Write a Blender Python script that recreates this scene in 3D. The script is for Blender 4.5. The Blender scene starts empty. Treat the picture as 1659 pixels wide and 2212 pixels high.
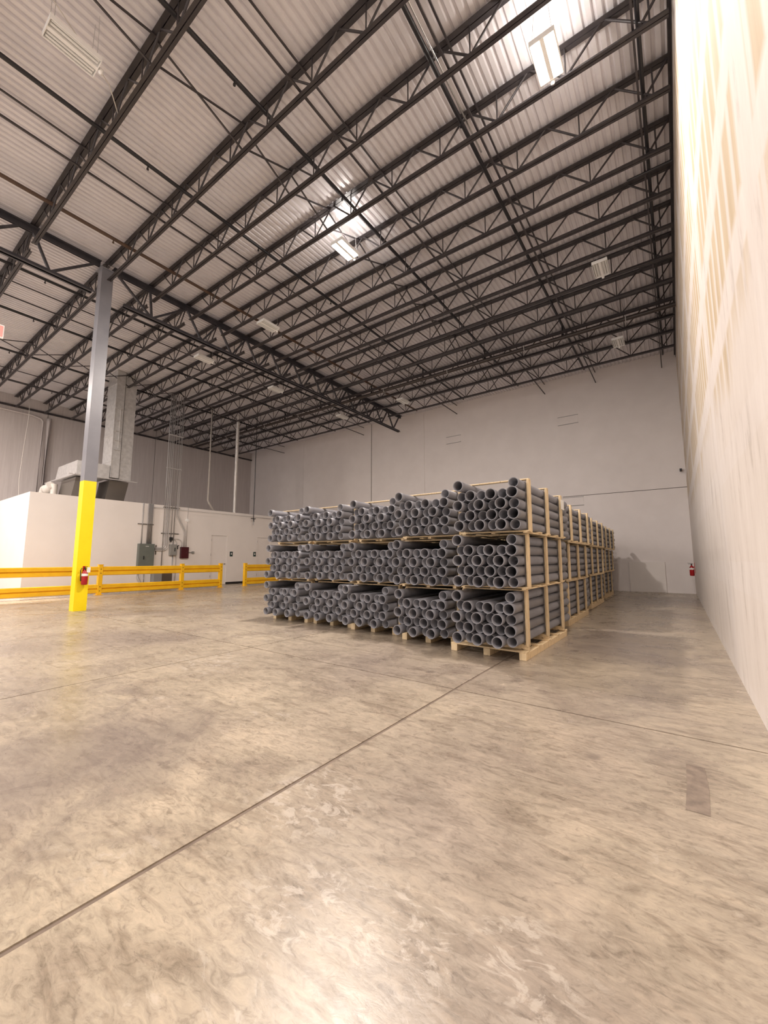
import bpy, bmesh, math, random
from mathutils import Vector, Matrix
random.seed(7)
R = math.radians
SC = bpy.context.scene
COL = SC.collection

# ------------------------------------------------------------------ camera
F_PX = 875.0
cam_d = bpy.data.cameras.new('camera'); cam = bpy.data.objects.new('camera', cam_d); COL.objects.link(cam)
cam_d.sensor_fit = 'VERTICAL'; cam_d.sensor_height = 24.0
cam_d.lens = F_PX / 2212.0 * 24.0
cam_d.clip_start = 0.05; cam_d.clip_end = 200
cam.location = (0, 0, 1.4)
cam.rotation_euler = (R(90) + math.atan(101 / F_PX), 0, R(35.8))
SC.camera = cam

# ------------------------------------------------------------------ world, exposure
W = bpy.data.worlds.new('world'); SC.world = W; W.use_nodes = True
W.node_tree.nodes['Background'].inputs[0].default_value = (1.0, 0.93, 0.90, 1)
W.node_tree.nodes['Background'].inputs[1].default_value = 1.12
SC.view_settings.view_transform = 'Standard'; SC.view_settings.look = 'None'
SC.view_settings.exposure = 0.27; SC.view_settings.gamma = 1.0
SC.view_settings.use_curve_mapping = False
SC.cycles.use_denoising = True
SC.cycles.use_adaptive_sampling = True; SC.cycles.adaptive_threshold = 0.025
SC.cycles.max_bounces = 6; SC.cycles.diffuse_bounces = 4; SC.cycles.glossy_bounces = 3
SC.cycles.sample_clamp_indirect = 6.0

LAMP_COL = (1.0, 0.90, 0.83)
LAMP_W = 520.0            # each lit ceiling fixture, downward
# lit fixtures in the frame, then lit fixtures of the same hall outside the frame
LIT = [(-1.18, 6.13), (-6.52, 7.3)]
LIT_OUT = [(-1.3, -2.0), (-5.4, -4.5), (-11.0, -2.5), (-17.5, -1.5), (-22.5, -1.0)]
for (lx, ly) in LIT + LIT_OUT:
    a = bpy.data.lights.new('lamp_glow', 'AREA'); a.shape = 'RECTANGLE'; a.size = 0.34; a.size_y = 0.64
    a.energy = LAMP_W; a.color = LAMP_COL
    if (lx, ly) in LIT_OUT: a.energy = LAMP_W * 0.62
    if (lx, ly) == LIT[0]: a.energy = LAMP_W * 0.45
    if ly == 7.3: a.energy = LAMP_W * 1.35
    if lx < -17: a.energy = LAMP_W * 1.5
    o = bpy.data.objects.new('lamp_glow', a); COL.objects.link(o); o.location = (lx, ly, 9.385)
    p = bpy.data.lights.new('lamp_uplight', 'POINT'); p.shadow_soft_size = 0.09; p.energy = 38 if lx < -2 else 34; p.color = (1.0, 0.93, 0.86)
    o = bpy.data.objects.new('lamp_uplight', p); COL.objects.link(o); o.location = (lx, ly, 9.62)
# daylight through a dock opening beyond the left edge of the frame
s = bpy.data.lights.new('dock_daylight', 'SPOT'); s.energy = 26000; s.spot_size = R(11); s.spot_blend = 0.12
s.color = (1.0, 0.93, 0.88); s.shadow_soft_size = 0.3
o = bpy.data.objects.new('dock_daylight', s); COL.objects.link(o); o.location = (-19.5, -7.0, 4.6)
d = Vector((-18.2, 3.1, 0.0)) - o.location; o.rotation_euler = d.to_track_quat('-Z', 'Y').to_euler()

# ------------------------------------------------------------------ helpers
def link(o, parent=None):
    COL.objects.link(o)
    if parent is not None: o.parent = parent
    return o

def tag(o, label=None, cat=None, group=None, kind=None):
    if label: o['label'] = label
    if cat: o['category'] = cat
    if group: o['group'] = group
    if kind: o['kind'] = kind
    return o

def empty(name, loc=(0, 0, 0), rz=0, label=None, cat=None, group=None, parent=None, kind=None):
    o = bpy.data.objects.new(name, None); o.empty_display_size = 0.1
    o.location = loc; o.rotation_euler = (0, 0, rz)
    link(o, parent); return tag(o, label, cat, group, kind)

class MB:
    def __init__(s): s.v = []; s.f = []; s.sm = []
    def add(s, vs, fs, smooth=False):
        n = len(s.v); s.v += [tuple(v) for v in vs]
        for f in fs: s.f.append(tuple(n + i for i in f)); s.sm.append(smooth)
    def box(s, x0, x1, y0, y1, z0, z1):
        s.add([(x0,y0,z0),(x1,y0,z0),(x1,y1,z0),(x0,y1,z0),(x0,y0,z1),(x1,y0,z1),(x1,y1,z1),(x0,y1,z1)],
              [(0,3,2,1),(4,5,6,7),(0,1,5,4),(1,2,6,5),(2,3,7,6),(3,0,4,7)])
    def hexa(s, b, t):   # four bottom, four top points
        s.add(list(b) + list(t), [(0,3,2,1),(4,5,6,7),(0,1,5,4),(1,2,6,5),(2,3,7,6),(3,0,4,7)])
    def frame(s, d):
        d = Vector(d).normalized(); up = Vector((0,0,1)) if abs(d.z) < 0.95 else Vector((0,1,0))
        a = d.cross(up).normalized(); b = a.cross(d).normalized(); return a, b
    def bar(s, p, q, w, h):
        p, q = Vector(p), Vector(q); a, b = s.frame(q - p); a = a * (w / 2); b = b * (h / 2)
        s.hexa([p-a-b, p+a-b, p+a+b, p-a+b], [q-a-b, q+a-b, q+a+b, q-a+b])
    def cyl(s, p, q, r, n=10, r2=None, caps=True):
        p, q = Vector(p), Vector(q); a, b = s.frame(q - p); r2 = r if r2 is None else r2
        vs = []
        for c, rr in ((p, r), (q, r2)):
            for i in range(n):
                t = 2 * math.pi * i / n; vs.append(c + a * (rr * math.cos(t)) + b * (rr * math.sin(t)))
        s.add(vs, [(i, (i+1) % n, n + (i+1) % n, n + i) for i in range(n)], True)
        if caps:
            s.add(vs[:n], [tuple(range(n))[::-1]]); s.add(vs[n:], [tuple(range(n))])
    def path(s, pts, r, n=8):
        pts = [Vector(p) for p in pts]; rings = []
        for i, p in enumerate(pts):
            d = (pts[min(i+1, len(pts)-1)] - pts[max(i-1, 0)])
            a, b = s.frame(d)
            if rings:
                pa = rings[-1][1]; a = (pa - d.normalized() * pa.dot(d.normalized())).normalized(); b = d.normalized().cross(a)
            rings.append((p, a, b))
        vs = []
        for p, a, b in rings:
            for k in range(n):
                t = 2*math.pi*k/n; vs.append(p + a*(r*math.cos(t)) + b*(r*math.sin(t)))
        fs = []
        for i in range(len(pts)-1):
            for k in range(n): fs.append((i*n+k, i*n+(k+1) % n, (i+1)*n+(k+1) % n, (i+1)*n+k))
        fs2 = [tuple(range(n))[::-1], tuple((len(pts)-1)*n + k for k in range(n))]
        m = len(s.v); s.add(vs, fs, True)
        for f in fs2: s.f.append(tuple(m + i for i in f)); s.sm.append(False)
    def lathe(s, c, prof, n=16):  # prof: (r,z) pairs, about z
        vs = []
        for r, z in prof:
            for i in range(n):
                t = 2*math.pi*i/n; vs.append((c[0]+r*math.cos(t), c[1]+r*math.sin(t), c[2]+z))
        fs = [(j*n+i, j*n+(i+1) % n, (j+1)*n+(i+1) % n, (j+1)*n+i) for j in range(len(prof)-1) for i in range(n)]
        s.add(vs, fs, True)
    def mesh(s, name, mat, bevel=0.0):
        me = bpy.data.meshes.new(name); me.from_pydata(s.v, [], s.f)
        me.polygons.foreach_set('use_smooth', s.sm)
        if bevel:
            bm = bmesh.new(); bm.from_mesh(me)
            bmesh.ops.bevel(bm, geom=bm.edges[:], offset=bevel, segments=1, affect='EDGES', profile=0.5)
            bm.to_mesh(me); bm.free()
        me.materials.append(mat); me.update(); return me
    def obj(s, name, mat, parent=None, bevel=0.0, loc=None):
        o = bpy.data.objects.new(name, s.mesh(name, mat, bevel)); link(o, parent)
        if loc: o.location = loc
        return o

def inst(me, name, parent, loc=(0,0,0), rot=(0,0,0)):
    o = bpy.data.objects.new(name, me); link(o, parent); o.location = loc; o.rotation_euler = rot; return o

def arc(c, r, a0, a1, plane, n=6):   # points of an arc; plane gives two axis vectors
    u, v = Vector(plane[0]), Vector(plane[1]); c = Vector(c)
    return [c + u*(r*math.cos(R(a0+(a1-a0)*i/n))) + v*(r*math.sin(R(a0+(a1-a0)*i/n))) for i in range(n+1)]

# ------------------------------------------------------------------ materials
def mat(name, col, rough=0.6, metal=0.0, spec=0.5):
    m = bpy.data.materials.new(name); m.use_nodes = True
    b = m.node_tree.nodes['Principled BSDF']
    b.inputs['Base Color'].default_value = (*col, 1); b.inputs['Roughness'].default_value = rough
    b.inputs['Metallic'].default_value = metal; b.inputs['Specular IOR Level'].default_value = spec
    return m
class NT:
    def __init__(s, m): s.t = m.node_tree; s.b = s.t.nodes['Principled BSDF']
    def n(s, typ, **kw):
        x = s.t.nodes.new(typ)
        for k, v in kw.items(): setattr(x, k, v)
        return x
    def l(s, a, b): s.t.links.new(a, b)
    def coord(s, scale=(1,1,1), rot=(0,0,0), out='Object'):
        c = s.n('ShaderNodeTexCoord'); m = s.n('ShaderNodeMapping'); m.inputs['Scale'].default_value = scale
        m.inputs['Rotation'].default_value = rot
        s.l(c.outputs[out], m.inputs[0]); return m.outputs[0]
    def noise(s, vec, scale, detail=4, rough=0.6, dist=0.0):
        x = s.n('ShaderNodeTexNoise'); x.inputs['Scale'].default_value = scale; x.inputs['Detail'].default_value = detail
        x.inputs['Roughness'].default_value = rough; x.inputs['Distortion'].default_value = dist
        s.l(vec, x.inputs['Vector']); return x.outputs['Fac']
    def ramp(s, fac, stops):
        r = s.n('ShaderNodeValToRGB'); e = r.color_ramp.elements
        while len(e) < len(stops): e.new(0.5)
        for i, (p, c) in enumerate(stops):
            e[i].position = p; e[i].color = (*c, 1) if not isinstance(c, (int, float)) else (c, c, c, 1)
        s.l(fac, r.inputs[0]); return r.outputs[0]
    def mix(s, fac, a, b, typ='MIX'):
        x = s.n('ShaderNodeMix', data_type='RGBA', blend_type=typ)
        for inp, v in ((x.inputs[0], fac), (x.inputs[6], a), (x.inputs[7], b)):
            if hasattr(v, 'is_output') or isinstance(v, bpy.types.NodeSocket): s.l(v, inp)
            else: inp.default_value = v if isinstance(v, (int, float)) else (*v, 1)
        return x.outputs[2]
    def math(s, op, a, b=None):
        x = s.n('ShaderNodeMath', operation=op)
        for i, v in enumerate((a, b)):
            if v is None: continue
            if isinstance(v, (int, float)): x.inputs[i].default_value = v
            else: s.l(v, x.inputs[i])
        return x.outputs[0]
    def bump(s, h, strength, dist=0.01):
        x = s.n('ShaderNodeBump'); x.inputs['Strength'].default_value = strength; x.inputs['Distance'].default_value = dist
        s.l(h, x.inputs['Height']); s.l(x.outputs[0], s.b.inputs['Normal'])

def worn(name, col, col2, scale=3.0, rough=0.6, metal=0.0, stretch=(1,1,1), spec=0.5):
    m = mat(name, col, rough, metal, spec); t = NT(m)
    f = t.noise(t.coord(stretch), scale, 5)
    t.l(t.ramp(f, [(0.35, col), (0.68, col2)]), t.b.inputs['Base Color']); return m

# floor: sealed trowelled concrete
M_floor = mat('sealed_concrete', (0.45, 0.37, 0.28), 0.3); t = NT(M_floor)
co = t.coord(); big = t.noise(co, 0.33, 3, 0.5, 0.4); med = t.noise(co, 1.6, 6, 0.62, 0.8)
st = t.noise(t.coord((1.0, 3.6, 1), (0, 0, R(-28))), 2.6, 7, 0.68, 1.1)
c = t.ramp(big, [(0.34, (0.27, 0.226, 0.19)), (0.5, (0.35, 0.297, 0.235)), (0.68, (0.41, 0.35, 0.268))])
c = t.mix(0.8, c, t.ramp(med, [(0.32, (0.76, 0.73, 0.72)), (0.5, (0.97, 0.96, 0.95)), (0.7, (1.14, 1.12, 1.1))]), 'MULTIPLY')
c = t.mix(0.8, c, t.ramp(st, [(0.36, (0.70, 0.67, 0.65)), (0.5, (1, 1, 1)), (0.66, (1.14, 1.12, 1.1))]), 'MULTIPLY')
fine = t.noise(t.coord((1.0, 2.2, 1), (0, 0, R(-28))), 11.0, 9, 0.74, 1.2)
c = t.mix(0.95, c, t.ramp(fine, [(0.34, (0.64, 0.62, 0.60)), (0.48, (0.98, 0.98, 0.97)), (0.66, (1.2, 1.19, 1.17))]), 'MULTIPLY')
fl = t.noise(t.coord((1.0, 1.7, 1), (0, 0, R(-28))), 6.5, 9, 0.68, 0.9)     # pale flaked skin in patches
flm = t.math('MULTIPLY', t.ramp(fl, [(0.56, 0.0), (0.62, 1.0)]), t.ramp(t.noise(co, 0.7, 3), [(0.52, 0.0), (0.64, 0.4)]))
def blob(x, y, r, soft=0.5, yy=1.0):      # stains with a shape of their own, in metres on the floor
    v = t.n('ShaderNodeVectorMath', operation='SUBTRACT'); t.l(co, v.inputs[0]); v.inputs[1].default_value = (x, y, 0)
    v2 = t.n('ShaderNodeVectorMath', operation='MULTIPLY'); t.l(v.outputs[0], v2.inputs[0]); v2.inputs[1].default_value = (1, yy, 0)
    ln = t.n('ShaderNodeVectorMath', operation='LENGTH'); t.l(v2.outputs[0], ln.inputs[0])
    d_ = t.math('ADD', ln.outputs['Value'], t.math('MULTIPLY', t.math('SUBTRACT', med, 0.5), r*2.4))
    mr = t.n('ShaderNodeMapRange'); mr.interpolation_type = 'SMOOTHSTEP'
    mr.inputs['From Min'].default_value = r*(1-soft); mr.inputs['From Max'].default_value = r*(1+soft)
    mr.inputs['To Min'].default_value = 1; mr.inputs['To Max'].default_value = 0
    t.l(d_, mr.inputs['Value']); return mr.outputs['Result']
fl2 = None
for (bx_, by_, br_) in ((-1.85, 1.8, 0.30), (-0.95, 1.42, 0.22), (-0.55, 1.58, 0.2), (-1.35, 1.25, 0.25), (-5.3, 3.2, 0.5)):
    bb = blob(bx_, by_, br_); fl2 = bb if fl2 is None else t.math('MAXIMUM', fl2, bb)
flm = t.math('MAXIMUM', flm, t.math('MULTIPLY', fl2, t.ramp(fl, [(0.52, 0.0), (0.58, 0.5)])))
c = t.mix(flm, c, (0.56, 0.50, 0.43))
for (bx_, by_, br_, st_, yy_) in ((-3.6, 1.15, 0.95, 0.5, 1.0), (-5.6, 1.5, 0.6, 0.35, 1.0), (-0.95, 7.9, 0.75, 0.45, 0.6), (-0.55, 4.4, 0.8, 0.25, 1.0), (-7.5, 5.3, 0.8, 0.2, 1.0)):
    c = t.mix(t.math('MULTIPLY', blob(bx_, by_, br_, 0.8, yy_), st_), c, (0.17, 0.14, 0.135))
for (bx_, by_, br_) in ((-0.58, 3.35, 0.05), (-1.6, 4.87, 0.07), (-2.6, 4.6, 0.05)):
    c = t.mix(t.math('MULTIPLY', blob(bx_, by_, br_, 0.6), 0.6), c, (0.15, 0.12, 0.10))
sp = t.noise(t.coord((1, 2.0, 1), (0, 0, R(20))), 9.0, 5, 0.65, 0.7)          # darker chips and spots
spm = t.ramp(sp, [(0.31, 0.6), (0.37, 0.0)])
c = t.mix(spm, c, (0.20, 0.165, 0.13))
t.l(c, t.b.inputs['Base Color'])
t.l(t.ramp(med, [(0.3, 0.21), (0.7, 0.38)]), t.b.inputs['Roughness'])
t.b.inputs['Specular IOR Level'].default_value = 0.55
t.bump(t.mix(0.5, med, fine), 0.14, 0.01)
M_joint = worn('joint_filler', (0.14, 0.105, 0.08), (0.21, 0.16, 0.125), 8, 0.8)
M_stain = mat('floor_stain', (0.22, 0.17, 0.13), 0.6)

M_wall = worn('painted_concrete', (0.78, 0.725, 0.70), (0.82, 0.765, 0.74), 1.2, 0.75)
M_wallL = mat('painted_concrete_striated', (0.42, 0.37, 0.335), 0.8); t = NT(M_wallL)
f = t.noise(t.coord((1, 5.5, 0.25)), 2.2, 6, 0.7)
t.l(t.ramp(f, [(0.3, (0.50, 0.45, 0.435)), (0.7, (0.60, 0.55, 0.53))]), t.b.inputs['Base Color'])
M_office = worn('white_drywall', (0.80, 0.75, 0.71), (0.84, 0.79, 0.75), 0.8, 0.7)
M_gap = mat('seam_dark', (0.12, 0.10, 0.09), 0.9)

# right wall: taped drywall; tan paper fields between white joint compound bands
M_dry = mat('taped_drywall', (0.7, 0.6, 0.45), 0.75); t = NT(M_dry)
tc = t.n('ShaderNodeTexCoord'); sx = t.n('ShaderNodeSeparateXYZ'); t.l(tc.outputs['Object'], sx.inputs[0])
wob = t.math('MULTIPLY', t.math('SUBTRACT', t.noise(t.coord((1, 0.8, 0.8)), 1.3, 4), 0.5), 0.07)
def band(src, period, off, half, soft=0.05):
    a = t.math('ADD', t.math('ADD', src, off), wob); a = t.math('DIVIDE', a, period); a = t.math('FRACT', a)
    a = t.math('ABSOLUTE', t.math('SUBTRACT', a, 0.5))           # 0.5 at the joint
    a = t.math('MULTIPLY', t.math('SUBTRACT', 0.5, a), period)   # metres from the joint
    r = t.n('ShaderNodeMapRange'); r.inputs['From Min'].default_value = half - soft; r.inputs['From Max'].default_value = half + soft
    r.inputs['To Min'].default_value = 1; r.inputs['To Max'].default_value = 0
    t.l(a, r.inputs['Value']); return r.outputs['Result']
hz = band(sx.outputs['Z'], 1.22, 0.0, 0.20)
vt = band(sx.outputs['Y'], 3.66, 0.6, 0.26)
row = t.math('FLOOR', t.math('DIVIDE', sx.outputs['Z'], 1.22))
stud = band(sx.outputs['Y'], 0.405, 0.1, 0.07, 0.03)
mud = t.math('MAXIMUM', hz, t.math('MAXIMUM', vt, t.math('MULTIPLY', stud, 0.9)))
low = t.n('ShaderNodeMapRange'); low.inputs['From Min'].default_value = 3.1; low.inputs['From Max'].default_value = 3.7
low.inputs['To Min'].default_value = 0.93; low.inputs['To Max'].default_value = 0.0
zz = t.math('ADD', sx.outputs['Z'], t.math('MULTIPLY', t.math('SUBTRACT', t.noise(t.coord((1, 1, 0.7)), 0.9, 4), 0.5), 1.6))
t.l(zz, low.inputs['Value'])
mud = t.math('MAXIMUM', mud, low.outputs['Result'])
paper = t.ramp(t.noise(t.coord((1, 4, 0.4)), 1.5, 4), [(0.35, (0.52, 0.41, 0.27)), (0.7, (0.62, 0.51, 0.36))])
muc = t.ramp(t.noise(t.coord((1, 2.4, 0.6)), 1.7, 6, 0.68), [(0.30, (0.52, 0.465, 0.42)), (0.42, (0.69, 0.63, 0.585)), (0.7, (0.76, 0.705, 0.66))])
t.l(t.mix(mud, paper, muc), t.b.inputs['Base Color'])

M_deck = worn('deck_paint', (0.71, 0.68, 0.70), (0.77, 0.74, 0.76), 2.5, 0.36, 0.1)
M_steel = worn('black_joist_paint', (0.034, 0.029, 0.033), (0.056, 0.048, 0.048), 4, 0.42)
M_girder = worn('girder_paint', (0.035, 0.034, 0.042), (0.06, 0.055, 0.062), 3, 0.45)
M_pipe_blk = mat('black_pipe', (0.018, 0.017, 0.02), 0.35)
M_pipe_brn = worn('brown_pipe', (0.075, 0.042, 0.028), (0.11, 0.065, 0.042), 6, 0.45)
M_galv = mat('galvanised', (0.55, 0.53, 0.52), 0.38, 0.5); t = NT(M_galv)
t.l(t.ramp(t.noise(t.coord(), 7, 5), [(0.3, (0.52, 0.51, 0.505)), (0.7, (0.70, 0.69, 0.68))]), t.b.inputs['Base Color'])
M_galv_dk = mat('dull_sheet_metal', (0.20, 0.18, 0.16), 0.4, 0.7)
M_foil = mat('foil', (0.8, 0.78, 0.75), 0.22, 1.0); t = NT(M_foil)
t.bump(t.noise(t.coord((1, 1, 1.6)), 22, 4), 0.9, 0.03)
M_conduit = mat('conduit_steel', (0.55, 0.53, 0.52), 0.4, 0.3)
M_pvc = mat('grey_pvc', (0.2, 0.19, 0.2), 0.38); t = NT(M_pvc)
oi = t.n('ShaderNodeObjectInfo')
f = t.noise(t.coord((1, 0.5, 1)), 5, 4)
c1 = t.ramp(f, [(0.3, (0.20, 0.20, 0.22)), (0.7, (0.26, 0.258, 0.282))])
t.l(t.mix(0.35, c1, t.ramp(oi.outputs['Random'], [(0, 0.75), (1, 1.12)]), 'MULTIPLY'), t.b.inputs['Base Color'])
M_white_pvc = worn('white_pipe', (0.62, 0.57, 0.52), (0.7, 0.66, 0.6), 5, 0.5)
M_wood = mat('pine', (0.62, 0.45, 0.26), 0.7); t = NT(M_wood)
oi = t.n('ShaderNodeObjectInfo')
f = t.noise(t.coord((6, 6, 1.2)), 5, 6, 0.7, 0.5)
c1 = t.ramp(f, [(0.3, (0.58, 0.42, 0.235)), (0.5, (0.76, 0.59, 0.36)), (0.75, (0.83, 0.67, 0.44))])
kn = t.ramp(t.noise(t.coord((1.5, 1.5, 1)), 9, 2), [(0.24, (0.45, 0.4, 0.36)), (0.28, (1, 1, 1))])
c1 = t.mix(1.0, c1, kn, 'MULTIPLY')
t.l(t.mix(0.5, c1, t.ramp(oi.outputs['Random'], [(0, 0.72), (1, 1.12)]), 'MULTIPLY'), t.b.inputs['Base Color'])
M_strap = mat('steel_strap', (0.10, 0.10, 0.11), 0.4, 0.6)
M_yellow = worn('safety_yellow', (0.90, 0.68, 0.0), (0.97, 0.74, 0.005), 2, 0.42)
M_rail = worn('rail_yellow', (0.82, 0.44, 0.005), (0.92, 0.52, 0.01), 3, 0.4)
M_colgrey = worn('column_grey', (0.20, 0.20, 0.225), (0.235, 0.235, 0.26), 1.5, 0.35)
M_red = mat('extinguisher_red', (0.42, 0.012, 0.016), 0.25)
M_dkred = mat('dark_red_box', (0.06, 0.004, 0.008), 0.35)
M_panel = worn('grey_green_enamel', (0.12, 0.135, 0.12), (0.145, 0.16, 0.14), 3, 0.45)
M_box = mat('grey_enamel', (0.26, 0.255, 0.24), 0.45)
M_white = mat('white_enamel', (0.88, 0.87, 0.85), 0.4)
M_black = mat('black_plastic', (0.015, 0.015, 0.016), 0.45)
M_chrome = mat('chrome', (0.6, 0.6, 0.6), 0.2, 1.0)
M_paper = mat('paper', (0.85, 0.84, 0.80), 0.8)
M_green = mat('sign_green', (0.01, 0.035, 0.03), 0.4)
M_tube = mat('lamp_tube', (0.8, 0.8, 0.78), 0.3)
M_lit = mat('lit_tube', (0.9, 0.9, 0.9), 0.3); b = M_lit.node_tree.nodes['Principled BSDF']
b.inputs['Emission Color'].default_value = (1.0, 0.9, 0.78, 1); b.inputs['Emission Strength'].default_value = 28
M_pink = mat('red_sign_face', (0.75, 0.2, 0.17), 0.4); b = M_pink.node_tree.nodes['Principled BSDF']
b.inputs['Emission Color'].default_value = (1.0, 0.35, 0.3, 1); b.inputs['Emission Strength'].default_value = 0.5

# ------------------------------------------------------------------ the setting
XR, XL, YF, ZD = 0.5, -28.8, 20.7, 10.28
YB = -9.0
# floor: slabs between sawn joints
floor = MB(); floor.box(XL-0.2, XR+0.2, YB, YF+0.2, -0.30, -0.006)
floor = tag(floor.obj('floor', M_joint), kind='structure')
xs = [XR, -2.05, -5.6, -9.4, -13.36, -17.0, -20.4, -24.5, XL]; gx = [0, .030, .016, .008, .010, .008, .008, .008, 0]
ys = [YB, -4.3, 4.15, 5.02, 9.0, 13.0, 17.0, YF]; gy = [0, .008, .020, .008, .008, .008, .008, 0]
for i in range(len(xs)-1):
    for j in range(len(ys)-1):
        m = MB(); m.box(xs[i+1]+gx[i+1]/2, xs[i]-gx[i]/2, ys[j]+gy[j]/2, ys[j+1]-gy[j+1]/2, -0.12, 0.0)
        m.obj('slab', M_floor, floor)

# ceiling: ribbed steel deck, ribs run along Y
m = MB(); pitch = 0.152; n = int((XR - XL) / pitch) + 2; prof = []
for i in range(n):
    x = XL - 0.1 + i * pitch
    prof += [(x, ZD), (x + 0.075, ZD), (x + 0.095, ZD + 0.04), (x + 0.132, ZD + 0.04)]
ysd = [YB, -1.0, 5.4, 11.7, 17.9, YF + 0.1]
vs = []; fs = []
for (x, z) in prof:
    for y in ysd: vs.append((x, y, z))
k = len(ysd)
for i in range(len(prof)-1):
    for j in range(k-1): fs.append((i*k+j, i*k+j+1, (i+1)*k+j+1, (i+1)*k+j))
m.add(vs, fs); m.box(XL-0.2, XR+0.2, YB, YF+0.2, ZD+0.06, ZD+0.12)
tag(m.obj('ceiling', M_deck), kind='structure')

# far wall: tilt-up panels with open seams
wall = MB(); wall.box(XL-0.2, XR+0.2, YF+0.03, YF+0.25, 0, ZD+0.1); wall = tag(wall.obj('wall_back', M_gap), kind='structure')
seams = [XL-0.1, -22.4, -15.95, -4.3, XR+0.1]
for i in range(4):
    g0 = 0.05 if i == 2 else 0.02; g1 = 0.05 if i == 1 else 0.0
    if i == 3:
        m = MB(); m.box(seams[i], seams[i+1], YF, YF+0.05, 0, 4.34); m.obj('wall_panel', M_wall, wall)
        m = MB(); m.box(seams[i], seams[i+1], YF, YF+0.05, 4.365, ZD+0.08); m.obj('wall_panel', M_wall, wall)
    else:
        m = MB(); m.box(seams[i]+g0/2, seams[i+1]-g1/2, YF, YF+0.05, 0, ZD+0.08); m.obj('wall_panel', M_wall, wall)
for (px, pz) in ((-10.0, 8.2), (-3.9, 8.1), (-3.85, 4.1)):        # embedded plates with thin grey lips along top and bottom
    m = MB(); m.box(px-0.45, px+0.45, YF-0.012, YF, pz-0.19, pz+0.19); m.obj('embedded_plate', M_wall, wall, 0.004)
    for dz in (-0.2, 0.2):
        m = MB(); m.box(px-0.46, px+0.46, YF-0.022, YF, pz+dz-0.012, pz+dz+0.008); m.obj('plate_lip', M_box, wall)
m = MB(); m.box(-11.97, -11.93, YF-0.03, YF, 3.4, ZD-0.1); m.obj('seam_cover', M_wall, wall)

# left wall
wall = MB(); wall.box(XL-0.25, XL-0.03, YB, YF+0.2, 0, ZD+0.1); wall = tag(wall.obj('wall_left', M_gap), kind='structure')
sm = [YB, -1.2, 6.95, 12.9, YF]
for i in range(4):
    m = MB(); m.box(XL-0.05, XL, sm[i]+0.015, sm[i+1]-0.015, 0, ZD+0.08); m.obj('wall_panel', M_wallL, wall)
tt = MB(); tt.box(XL, XL+0.09, YB, YF, 9.62, 9.72); tag(tt.obj('trim_1', M_steel), kind='structure')

# right wall: drywall boards laid flush, joints taped
wall = MB(); wall.box(XR+0.02, XR+0.2, YB, YF+0.2, 0, ZD+0.1); wall = tag(wall.obj('wall_right', M_gap), kind='structure')
nz = 9
for r in range(nz):
    z0 = r * 1.22; z1 = min(z0 + 1.22, ZD + 0.08)
    y = YB + (0 if r % 2 else -1.83)
    while y < YF:
        a, b = max(y, YB), min(y + 3.66, YF)
        if b - a > 0.05:
            m = MB(); m.box(XR, XR + 0.025, a, b, z0, z1); m.obj('drywall_board', M_dry, wall)
        y += 3.66
m = MB(); m.box(XR-0.06, XR, YB, YF, 10.10, 10.12); m.box(XR-0.012, XR, YB, YF, 10.0, 10.12)
tag(m.obj('trim_2', M_steel), kind='structure')

# office block
XO, YO, ZO = -20.4, 4.6, 4.02
m = MB()
D1 = (12.33, 13.28); D2 = (15.3, 16.25); DH = 2.66
for (a, b, z0, z1) in ((YO, D1[0], 0, ZO), (D1[0], D1[1], DH, ZO), (D1[1], D2[0], 0, ZO), (D2[0], D2[1], DH, ZO), (D2[1], YF, 0, ZO)):
    m.box(XO-0.14, XO, a, b, z0, z1)
tag(m.obj('wall_office', M_office), kind='structure')
m = MB(); m.box(XL, XO-0.14, YO, YO+0.14, 0, ZO); tag(m.obj('wall_office_side', M_office), kind='structure')
m = MB(); m.box(XL, XO-0.14, YO+0.14, YF, ZO-0.15, ZO-0.02); tag(m.obj('ceiling_office', M_office), kind='structure')
for i, (a, b) in enumerate((D1, D2)):
    dr = empty('door_%d' % (i+1), (XO-0.03, a, 0), kind='structure')
    m = MB(); m.box(-0.05, 0.0, 0.008, b-a-0.008, 0.008, DH-0.01); m.obj('door_leaf', M_office, dr)
    m = MB(); m.box(-0.11, -0.06, 0.0, b-a, 0.0, DH); m.obj('door_stop', M_gap, dr)
    m = MB(); m.cyl((0, b-a-0.09, 1.12), (0.05, b-a-0.09, 1.12), 0.03, 10); m.bar((0.05, b-a-0.09, 1.12), (0.05, b-a-0.22, 1.12), 0.02, 0.02)
    m.obj('door_handle', M_chrome if i else M_box, dr)
    for z in (2.35, 1.55, 0.4):
        m = MB(); m.box(0, 0.012, 0.0, 0.03, z, z+0.12); m.obj('hinge', M_chrome, dr)
for i, (a, b) in enumerate(((YO, D1[0]), (D1[1], D2[0]), (D2[1], YF))):
    m = MB(); m.box(XO, XO+0.012, a, b, 0, 0.12)
    tag(m.obj('baseboard_office' + ('' if not i else '_%d' % (i+1)), M_black), kind='structure')

# ------------------------------------------------------------------ column, girder, joists
o = empty('steel_column', (-13.35, 4.25, 0), label='square grey steel column painted yellow at its lower part', cat='column')
m = MB(); m.box(-0.15, 0.15, -0.15, 0.15, 3.56, 9.93); m.obj('upper_shaft', M_colgrey, o)
m = MB(); m.box(-0.152, 0.152, -0.152, 0.152, 0.0, 3.56); q = m.obj('painted_base', M_yellow, o); q['label'] = 'bright yellow painted lower shaft'
m = MB(); m.box(-0.2, 0.2, -0.2, 0.2, 9.93, 9.96); m.obj('cap_plate', M_colgrey, o)

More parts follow.
